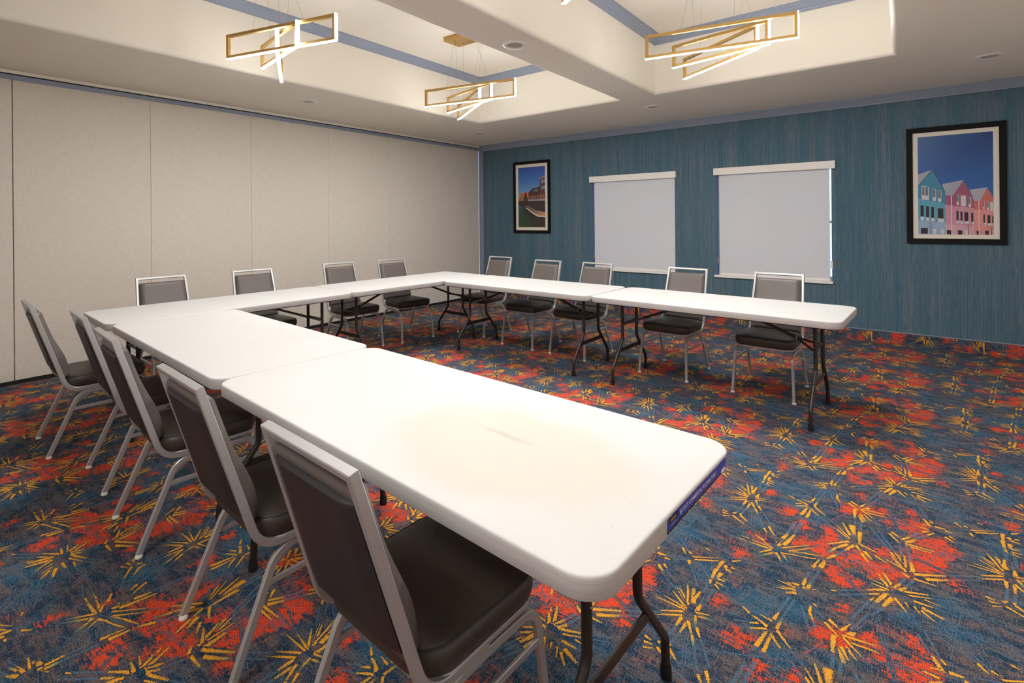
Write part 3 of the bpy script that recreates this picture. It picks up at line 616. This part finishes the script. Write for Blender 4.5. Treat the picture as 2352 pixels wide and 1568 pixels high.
q += rects([(404, 1006, 440, 1116, .1), (462, 1014, 494, 1126, .1), (516, 1022, 546, 1130, .1), (584, 1034, 642, 1136, .1), (773, 1062, 794, 1158, .1), (813, 1068, 832, 1160, .1), (852, 1074, 888, 1166, .1), (918, 1082, 938, 1170, .1), (1034, 1098, 1048, 1180, .1), (1072, 1104, 1100, 1184, .1), (1116, 1110, 1128, 1185, .1), (406, 1234, 480, 1290, 0), (676, 1252, 722, 1296, .1), (785, 1254, 830, 1298, .1), (968, 1260, 1000, 1300, 0), (1048, 1260, 1084, 1300, 0)], c2, dk)
q += rects([(404, 1120, 442, 1156, .05), (462, 1126, 496, 1162, .05), (516, 1132, 550, 1166, .05), (584, 1138, 648, 1174, .05), (773, 1160, 800, 1188, 0), (813, 1162, 840, 1190, 0), (852, 1166, 900, 1194, 0), (922, 1172, 946, 1198, 0), (1040, 1182, 1060, 1205, 0), (1074, 1185, 1118, 1208, 0), (536, 1242, 566, 1292, 0), (616, 1246, 644, 1290, 0), (862, 1256, 890, 1296, 0)], c2, (200, 200, 210))
q += rects([(720, 905, 730, 1300, 0), (988, 965, 996, 1300, 0)], c2, (224, 196, 204))
for bx, by, hh in ((512, 1296, 130), (888, 1298, 120), (1110, 1300, 80)):
    q.append(([c2(*p) for p in ((bx - 5, by), (bx + 5, by), (bx + 2, by - hh), (bx - 2, by - hh))], (110, 88, 84)))
    for dx_, t in ((-50, .45), (-30, .6), (40, .5), (60, .65), (-70, .8), (70, .85)):
        y_ = by - hh * t; q.append(([c2(*p) for p in ((bx, y_ + 4), (bx + dx_, y_ - 38), (bx + dx_, y_ - 40), (bx, y_))], (120, 96, 92)))
for k in range(7): q.append(([c2(*p) for p in ((395 + k * 20, 800 - k * 20), (398 + k * 20, 797 - k * 20), (425 + k * 14, 690 - k * 5), (423 + k * 14, 691 - k * 5))], (120, 128, 146)))
for k in range(8): q.append(([c2(*p) for p in ((690 + k * 18, 900 - max(0, k - 3) * 28), (692 + k * 18, 900 - max(0, k - 3) * 28), (720 + k * 15, 780 - k * 3), (718 + k * 15, 780 - k * 3))], (126, 132, 148)))
picture(6.146, 6.926, 1.107, 2.337, .053, .097, q, 'large black framed picture of pastel gabled houses, right of the blinds')

# ------------------------------------------------------------------ folding tables
TL, TW, TZt, TH = 1.83, .76, .737, .048
def text_mesh(name, body, size, mat, parent, M4, sx=1.0, bold=0.0):
    cu = bpy.data.curves.new(name, 'FONT'); cu.body = body; cu.size = size; cu.align_x = 'LEFT'; cu.offset = bold
    t = bpy.data.objects.new(name, cu); COL.objects.link(t)
    dg = bpy.context.evaluated_depsgraph_get(); me = bpy.data.meshes.new_from_object(t.evaluated_get(dg)); COL.objects.unlink(t); bpy.data.objects.remove(t)
    me.transform(Matrix.Diagonal((sx, 1, 1, 1))); me.transform(M4); me.materials.clear(); me.materials.append(mat)
    o = bpy.data.objects.new(name, me); COL.objects.link(o); o.parent = parent; return o
def leg_pts(s, q):
    # s: end (+1/-1), q: side (+1/-1)
    x = .73 * s
    return fillet([(x, .13 * q, .70), (x, .13 * q, .345), (x, .305 * q, .125), (x, .31 * q, .0)], [.07, .05], 7)
def make_table():
    root = empty('folding_table', (0, 0, 0))
    b = MB()
    prof = [(.03, -TH + .012), (.02, -TH), (.003, -TH), (0, -TH + .003), (0, -.010), (0, -.006), (.0006, -.0035), (.0022, -.0014), (.005, -.0003), (.009, 0), (.02, -.0001)]
    b.loops([[(x, y, TZt + z) for x, y in rr_loop(TL, TW, .078, d)] for d, z in prof], True, (True, True))
    b.build('tabletop', M['table'], root, sharp=50)
    for s in (-1, 1):
        for q_ in (-1, 1):
            b = MB(); b.path(leg_pts(s, q_), circ(.0135, 12), side=(1, 0, 0)); lg = b.build('leg', M['darksteel'], root)
            b = MB(); b.lathe([(.0005, 0), (.0175, 0), (.0178, .012), (.0155, .045), (.013, .046)], (.73 * s, .31 * q_, .0), 14); b.build('foot_cap', M['rubber'], lg)
            b = MB(); b.path([(.73 * s - .017 * s, .13 * q_, .475), (.73 * s + .0165 * s, .13 * q_, .475)], circ(.0045, 8)); b.build('rivet', M['screw'], lg)
        x = .73 * s
        b = MB(); b.path([(x, -.205, .262), (x, .205, .262)], rrect(.010, .036, .003), side=(1, 0, 0)); b.build('lower_crossbar', M['darksteel'], root)
        b = MB(); b.path([(x, -.13, .49), (x, .13, .49)], circ(.009, 8)); b.build('upper_crossbar', M['darksteel'], root)
        b = MB()
        for q_ in (-1, 1): b.path([(x, .13 * q_, .476), (x - .13 * s, .012 * q_, .53)], rrect(.006, .018, .002), side=(0, 1, 0))
        b.path([(x - .11 * s, 0, .522), (x - .52 * s, 0, .682)], rrect(.016, .020, .004), side=(0, 1, 0))
        b.path([(x - .10 * s, 0, .518), (x - .26 * s, 0, .58)], rrect(.024, .012, .004), side=(0, 1, 0))
        br = b.build('brace', M['darksteel'], root)
        b = MB(); b.path([(x - .135 * s + .017 * math.cos(R(a)) * .3, .017 * math.cos(R(a)), .532 + .017 * math.sin(R(a))) for a in range(0, 360, 24)], circ(.0028, 6), closed=True); b.build('lock_ring', M['screw'], br)
        b = MB(); b.path([(x - .005 * s, -.17, .683), (x - .005 * s, .17, .683)], circ(.011, 8)); b.box((x - .02, -.16, .68), (x + .02, -.1, .69)); b.box((x - .02, .1, .68), (x + .02, .16, .69)); b.build('hinge_bar', M['darksteel'], root)
        b = MB(); b.path([(x - .52 * s, -.33, .684), (x - .52 * s, .33, .684)], circ(.008, 6)); b.build('slide_bar', M['darksteel'], root)
    b = MB()
    for q_ in (-1, 1): b.path([(-.86, .345 * q_, .686), (.86, .345 * q_, .686)], rrect(.02, .012, .003)); 
    b.build('side_rail', M['darksteel'], root)
    return root
TB = [((4.797, -5.740), -2.98, 'white folding table with blue edge sticker and yellowish stain, nearest of all', 'folding tables of the front row'),
      ((2.965, -5.645), -2.85, 'white folding table pushed against the stickered near table, farther left', 'folding tables of the front row'),
      ((1.685, -5.068), 87.3, 'white folding table along the beige partition, its near end at the left edge', 'folding tables along the partition'),
      ((1.746, -3.232), 87.3, 'white folding table along the beige partition, reaching into the far corner', 'folding tables along the partition'),
      ((3.070, -2.740), -1.9, 'white folding table under the left blind, butted to the corner table', 'folding tables under the windows'),
      ((4.920, -2.812), -3.0, 'white folding table with a free end, in front of the right blind', 'folding tables under the windows')]
tproto = make_table(); tables = []
for i, ((x, y), a, lab, grp) in enumerate(TB):
    o = tproto if i == 0 else copy_tree(tproto)
    o.location = (x, y, (i % 3) * .0004); o.rotation_euler = (0, 0, R(a)); tag(o, lab, 'table', grp); tables.append(o)
for ch in tables[2].children:      # this table's near legs are folded out a little less far
    if len(ch.data.vertices) and max(v.co.x for v in ch.data.vertices) < 0: ch.location.x += .045
# the near table: stain, sticker, embossed mark, crossbar tag
t1 = tables[0]
top = [c for c in t1.children if c.name.startswith('tabletop')][0]
top.data = top.data.copy(); top.data.materials.clear(); top.data.materials.append(M['table_stained'])
M['lblue'] = simple('sticker_blue', srgb(24, 72, 190), .3); M['lblack'] = simple('sticker_black', srgb(34, 26, 22), .4); M['lwhite'] = simple('sticker_white_ink', srgb(240, 240, 242), .4); M['lgold'] = simple('sticker_gold_ink', srgb(190, 160, 70), .4)
def outline(s):   # along the right end, s = signed distance from the middle of the straight part
    st_ = TW / 2 - .078
    if s <= st_: return (TL / 2, s, 1.0, 0.0)
    a = (s - st_) / .078; return (TL / 2 - .078 + .078 * math.cos(a), st_ + .078 * math.sin(a), math.cos(a), math.sin(a))
random.seed(3)
def sheet(name, s0, s1, zt, zb, off, mat, parent, rag=0.0, n=60):
    b = MB(); tp, bt = [], []
    for i in range(n + 1):
        s = s0 + (s1 - s0) * i / n; x, y, nx_, ny_ = outline(s)
        j = (random.random() - .5) * rag; k = (random.random() - .5) * rag
        tp.append((x + nx_ * off, y + ny_ * off, zt + j)); bt.append((x + nx_ * off, y + ny_ * off, zb + k))
    tp2 = [(p[0] + .0, p[1], p[2]) for p in tp]
    b.loops([bt, tp2], False, smooth=False)
    return b.build(name, mat, parent)
st_ = sheet('edge_sticker', -.088, .345, .7290, .7005, .0004, M['lblue'], t1, .0022)
sheet('torn_black_band', -.088, .262, .7010, .6950, .0005, M['lblack'], st_, .004, 90)
sheet('logo_box', -.076, -.030, .7265, .7130, .0007, M['lblack'], st_, 0, 4)
MT = lambda y, z, off=.0010: Matrix(((0, 0, 1, TL / 2 + off), (1, 0, 0, y), (0, 1, 0, z), (0, 0, 0, 1)))
text_mesh('lettering', '6', .0205, M['lwhite'], st_, MT(-.018, .7095), .85, .0004)
text_mesh('lettering', '-FOOT COMMERCIAL FOLDING TABLE', .0142, M['lwhite'], st_, MT(-.0075, .7110), .925, .0002)
text_mesh('lettering', 'LIFETIME', .0085, M['lgold'], st_, MT(-.073, .7168, .0012), 1.0, .0003)
text_mesh('lettering', 'COMMERCIAL', .0042, M['lwhite'], st_, MT(-.072, .7075, .0010), 1.3)
b = MB()
def s_quad(s0, s1, z0, z1, off): 
    x, y, a, c = outline(s0); x2, y2, a2, c2_ = outline(s1)
    b.quad((x + a * off, y + c * off, z0), (x2 + a2 * off, y2 + c2_ * off, z0), (x2 + a2 * off, y2 + c2_ * off, z1), (x + a * off, y + c * off, z1))
for s in (.300, .308, .316): s_quad(s, s + .0081, .704, .726, .0008)
b.build('barcode_panel', M['lwhite'], st_)
b = MB()
for k, s in enumerate(np.arange(.302, .322, .0012)): s_quad(s, s + (.0007 if k % 3 else .0004), .707, .724, .0011)
b.build('barcode', M['lblack'], st_)
b = MB(); s_quad(.262, .292, .6985, .7075, .0008); b.build('white_patch', M['lwhite'], st_)
# faint raised mark in the table top near the sticker
M['emb'] = simple('raised_plastic_mark', srgb(196, 194, 188), .6)
mk = MB(); cx_, cy_ = .835, -.06
ho = [(-.013, -.062), (.013, -.062), (.017, 0), (.013, .062), (-.013, .062), (-.017, 0)]
mk.path([(cx_ + x, cy_ + y, TZt - .0012) for x, y in ho], rrect(.0014, .0006, .0002, 1), closed=True)
mk = mk.build('raised_mark', M['emb'], t1)
text_mesh('lettering', 'LIFETIME', .020, M['emb'], mk, Matrix(((0, -1, 0, cx_ + .0065), (1, 0, 0, cy_ - .052), (0, 0, 1, TZt - .0010), (0, 0, 0, 1))), 1.12)
lb = MB(); lb.box((.7352, -.175, .247), (.7360, -.075, .276)); lb = lb.build('crossbar_label', M['lblack'], t1)
text_mesh('lettering', 'LIFETIME', .019, M['gold'], lb, Matrix(((0, 0, 1, .7364), (1, 0, 0, -.168), (0, 1, 0, .2545), (0, 0, 0, 1))), 1.05)

# ------------------------------------------------------------------ banquet chairs (face -y)
def make_chair():
    root = empty('banquet_chair', (0, 0, 0))
    # back frame: up one side, across, down the other, both ends curving forward under the seat
    yt, zt = .318, .917; yb, zb = .16, .375
    def up(s):
        xt, xb = .183, .203
        pts = [(s * xb, -.03, .375), (s * xb, .16, .375), (s * xt, yt, zt - .009)]
        return fillet(pts, [.10], 8)
    b = MB()
    tdir = Vector((0, yt - yb, zt - zb)).normalized(); nb = (0, -tdir.z, tdir.y)
    for s in (-1, 1):
        p = [q for q in up(s)]; q_ = p[-2]; k_ = p[-1]; p[-1] = q_.lerp(k_, .1); b.path(p, rrect(.018, .024, .003), side=(1, 0, 0))
        if s < 0: lo_l, hi_l = q_.lerp(k_, .08), k_
        else: lo_r, hi_r = q_.lerp(k_, .08), k_
    hi_l = hi_l + Vector((.0, 0, 0)); b.path([lo_l, hi_l, hi_r, lo_r], rrect(.024, .018, .003), side=nb)
    b.build('back_frame', M['steel'], root)
    # seat frame
    b = MB(); lp = rr_loop(.405, .375, .07, 0, 6, 0, -.045); b.path([(x, y, .383) for x, y in lp], rrect(.014, .018, .003), side=(0, 0, 1), closed=True)
    b.box((-.2, -.16, .374), (.2, -.145, .382)); b.box((-.2, .05, .374), (.2, .065, .382)); b.build('seat_frame', M['steel'], root)
    # legs
    for s in (-1, 1):
        fp = fillet([(s * .198, -.03, .352), (s * .202, -.222, .352), (s * .219, -.255, .014)], [.07], 8)
        rp = fillet([(s * .198, -.03, .352), (s * .202, .105, .352), (s * .215, .25, .014)], [.09], 8)
        for pts in (fp, rp):
            b = MB(); b.path(pts, rrect(.018, .024, .004), side=(1, 0, 0)); lg = b.build('leg', M['steel'], root)
            e = pts[-1]; b = MB(); b.lathe([(.0005, 0), (.014, 0), (.0155, .004), (.0135, .012), (.009, .016)], (e[0], e[1], 0), 14); b.build('glide', M['white_plastic'], lg)
        b = MB(); b.path([(s * .210, -.230, .262), (s * .208, .143, .262)], rrect(.010, .020, .002), side=(1, 0, 0)); b.build('stretcher', M['steel'], root)
        b = MB(); b.add([(s * .2035, .04, .346), (s * .2035, .125, .285), (s * .2035, .10, .345), (s * .1995, .04, .346), (s * .1995, .125, .285), (s * .1995, .10, .345)], [(0, 1, 2), (3, 5, 4), (0, 3, 4, 1), (1, 4, 5, 2), (2, 5, 3, 0)]); b.build('gusset', M['steel'], root)
    # seat cushion
    def dome(x, y, z, k): return z + k * max(0, 1 - (x / .21) ** 2) * max(0, 1 - ((y + .045) / .22) ** 2)
    prof = [(.03, .392, 0), (.008, .392, 0), (.001, .400, 0), (-.004, .415, 0), (-.004, .436, 0), (.0, .449, 0), (.006, .456, 0), (.012, .459, 0), (.03, .463, .3), (.06, .467, .6), (.10, .470, .9), (.15, .472, 1)]
    b = MB(); b.loops([[(x, y, dome(x, y, z, .012 * k)) for x, y in rr_loop(.425, .412, .085, d, 8, 0, -.039, .035)] for d, z, k in prof]); st = b.build('seat', M['vinyl'], root, sharp=60)
    b = MB(); b.path([(x, y, .4545) for x, y in rr_loop(.425, .412, .085, .0045, 8, 0, -.039, .035)], circ(.0026, 6), closed=True); b.build('piping', M['shell'], st)
    # backrest cushion: between the uprights, proud of them to the front
    o0 = Vector((0, yb, zb)); n_ = Vector((0, -tdir.z, tdir.y))       # n_ points to the sitter
    Lb = (Vector((0, yt, zt)) - o0).length
    def P(u, t, f): return o0 + tdir * t + n_ * f + Vector((u, 0, 0))
    def hw(t): return .193 - (.193 - .173) * min(1, t / Lb)
    rings = []
    NV = 40
    for i in range(NV + 1):
        v = i / NV; t = .075 + (Lb - .050 - .075) * v
        w = hw(t) - .001; edge = min(1, v / .05, (1 - v) / .05); edge = math.sqrt(max(0, 1 - (1 - edge) ** 2))
        belly = .032 + .020 * math.exp(-((v - .25) / .26) ** 2); mid_ = .014
        ring = []
        NU = 16
        for j in range(NU + 1):
            u = -1 + 2 * j / NU; e_ = min(1, (1 - abs(u)) / .13); e_ = math.sqrt(max(0, 1 - (1 - e_) ** 2))
            ring.append(P(u * w, t, mid_ + (.006 + (belly - .006) * e_ - mid_) * edge))
        for j in range(NU, -1, -1): ring.append(P((-1 + 2 * j / NU) * w, t, mid_ + (-.006 - mid_) * edge if v > .5 else -.001))
        rings.append(ring)
    b = MB(); b.loops(rings); b.build('backrest', M['vinyl2'], root, sharp=60)
    # rear shell: parallel sides, then tapering in towards the seat
    rings = []
    for t, k, th in ((.112, .93, .004), (.116, .975, .009), (.124, .995, .013), (.14, 1, .014), (Lb - .095, 1, .014), (Lb - .081, 1, .014), (Lb - .078, .998, .011), (Lb - .077, .99, .002)):
        w = (hw(max(t, 0)) - .010) * k; NU = 10; ring = []
        for j in range(NU + 1):
            u = -1 + 2 * j / NU; ring.append(P(u * w, t, -.0065))
        for j in range(NU, -1, -1):
            u = -1 + 2 * j / NU; e_ = min(1, (1 - abs(u)) / .06); ring.append(P(u * w, t, -.0065 - th * (.3 + .7 * math.sqrt(max(0, 1 - (1 - e_) ** 2)))))
        rings.append(ring)
    b = MB(); b.loops(rings); b.build('back_shell', M['shell'], root, sharp=40)
    return root
def front_row(x, y, a): return (x, y, 180 + a)
def at_rear(cx, cy, a):    # centre of the rear feet given, chair facing +y rotated a
    r = R(a); return (cx - .25 * -math.sin(r) * -1 * -1, cy + .25 * math.cos(r), 180 + a) if False else (cx - .25 * math.sin(r), cy + .25 * math.cos(r), 180 + a)
CH = []
G1, G2, G3 = 'chairs on the near side of the front tables', 'chairs along the partition', 'chairs under the windows'
for (x, y, a), lab in (((1.888, -6.284, -3.0), 'silver framed brown vinyl chair at the far left, nearest the partition in the near row'),
                       ((2.655, -6.197, -4.0), 'silver framed brown vinyl chair, second from the partition in the near row'),
                       ((3.382, -6.253, -4.0), 'silver framed brown vinyl chair in the middle of the near row, third from the partition'),
                       ((4.325, -6.292, -3.0), 'brown vinyl chair at the joint of the two front tables, fourth in the near row'),
                       ((5.108, -6.318, -2.6), 'large silver framed brown vinyl chair in the foreground, nearest the camera')):
    CH.append((at_rear(x, y, a), lab, G1))
for (x, y, rot), lab in (((.848, -5.325, -2.2), 'taupe-sheen backed chair before the partition, leftmost of four behind the side tables'),
                         ((.900, -4.547, -3.6), 'silver framed chair with taupe-sheen back before the partition, second from the left of four'),
                         ((.905, -3.565, -4.8), 'taupe-sheen backed chair before the partition, third of four, by the side table joint'),
                         ((1.03, -2.90, -7.0), 'silver framed chair with taupe-sheen back before the partition, closest to the far corner')):
    r = R(rot); CH.append(((x + .345 * math.cos(r), y + .345 * math.sin(r), 90 + rot), lab, G2))
for (x, y, rot), lab in (((1.94, -2.403, -2.0), 'silver framed chair with taupe-sheen back beneath the canal picture, leftmost along the blue wall'),
                         ((2.768, -2.558, -3.9), 'silver framed chair with taupe-sheen back between canal picture and left blind'),
                         ((3.42, -2.582, -5.5), 'silver framed chair with taupe-sheen back before the left edge of the left blind'),
                         ((4.436, -2.637, -4.0), 'silver framed chair with taupe-sheen back between the two blinds'),
                         ((5.249, -2.686, -2.2), 'silver framed chair with taupe-sheen back before the right blind, by the free table end')):
    r = R(rot); CH.append(((x - .25 * math.sin(r) , y + .25 * math.cos(r), rot), lab, G3))
cproto = make_chair()
for i, ((x, y, a), lab, grp) in enumerate(CH):
    o = cproto if i == 0 else copy_tree(cproto)
    o.location = (x, y, .0018); o.rotation_euler = (0, 0, R(a)); tag(o, lab, 'chair', grp)

# ------------------------------------------------------------------ camera
f_px, cx_px, cy_px = 1160.7, 1171.1, 504.7
yaw, pit, rol = R(37.982), 0.0, R(-.518)
fw = Vector((-math.sin(yaw) * math.cos(pit), math.cos(yaw) * math.cos(pit), math.sin(pit))); rt = Vector((math.cos(yaw), math.sin(yaw), 0)); upv = rt.cross(fw)
r2 = rt * math.cos(rol) + upv * math.sin(rol); u2 = -rt * math.sin(rol) + upv * math.cos(rol)
cam = bpy.data.cameras.new('camera'); co = bpy.data.objects.new('camera', cam); COL.objects.link(co)
mt = Matrix((r2, u2, -fw)).transposed().to_4x4(); mt.translation = Vector((6.126, -6.970, 1.398)); co.matrix_world = mt
cam.sensor_width = 36; cam.lens = f_px / 2352 * 36; cam.shift_y = -(784 - cy_px) / 2352; cam.shift_x = (1176 - cx_px) / 2352; cam.clip_start = .02
scene.camera = co

# ------------------------------------------------------------------ light: daylight behind the blinds, lamps do the rest
w = bpy.data.worlds.new('world'); scene.world = w; w.use_nodes = True
bg = w.node_tree.nodes['Background']; bg.inputs[0].default_value = (.50, .66, 1.0, 1); bg.inputs[1].default_value = 2.2
scene.view_settings.view_transform = 'Standard'; scene.view_settings.look = 'None'; scene.view_settings.exposure = 0.0; scene.view_settings.gamma = 1.0; scene.view_settings.use_curve_mapping = False
scene.cycles.use_denoising = True
scene.cycles.max_bounces = 12; scene.cycles.diffuse_bounces = 10; scene.cycles.sample_clamp_indirect = 12.0
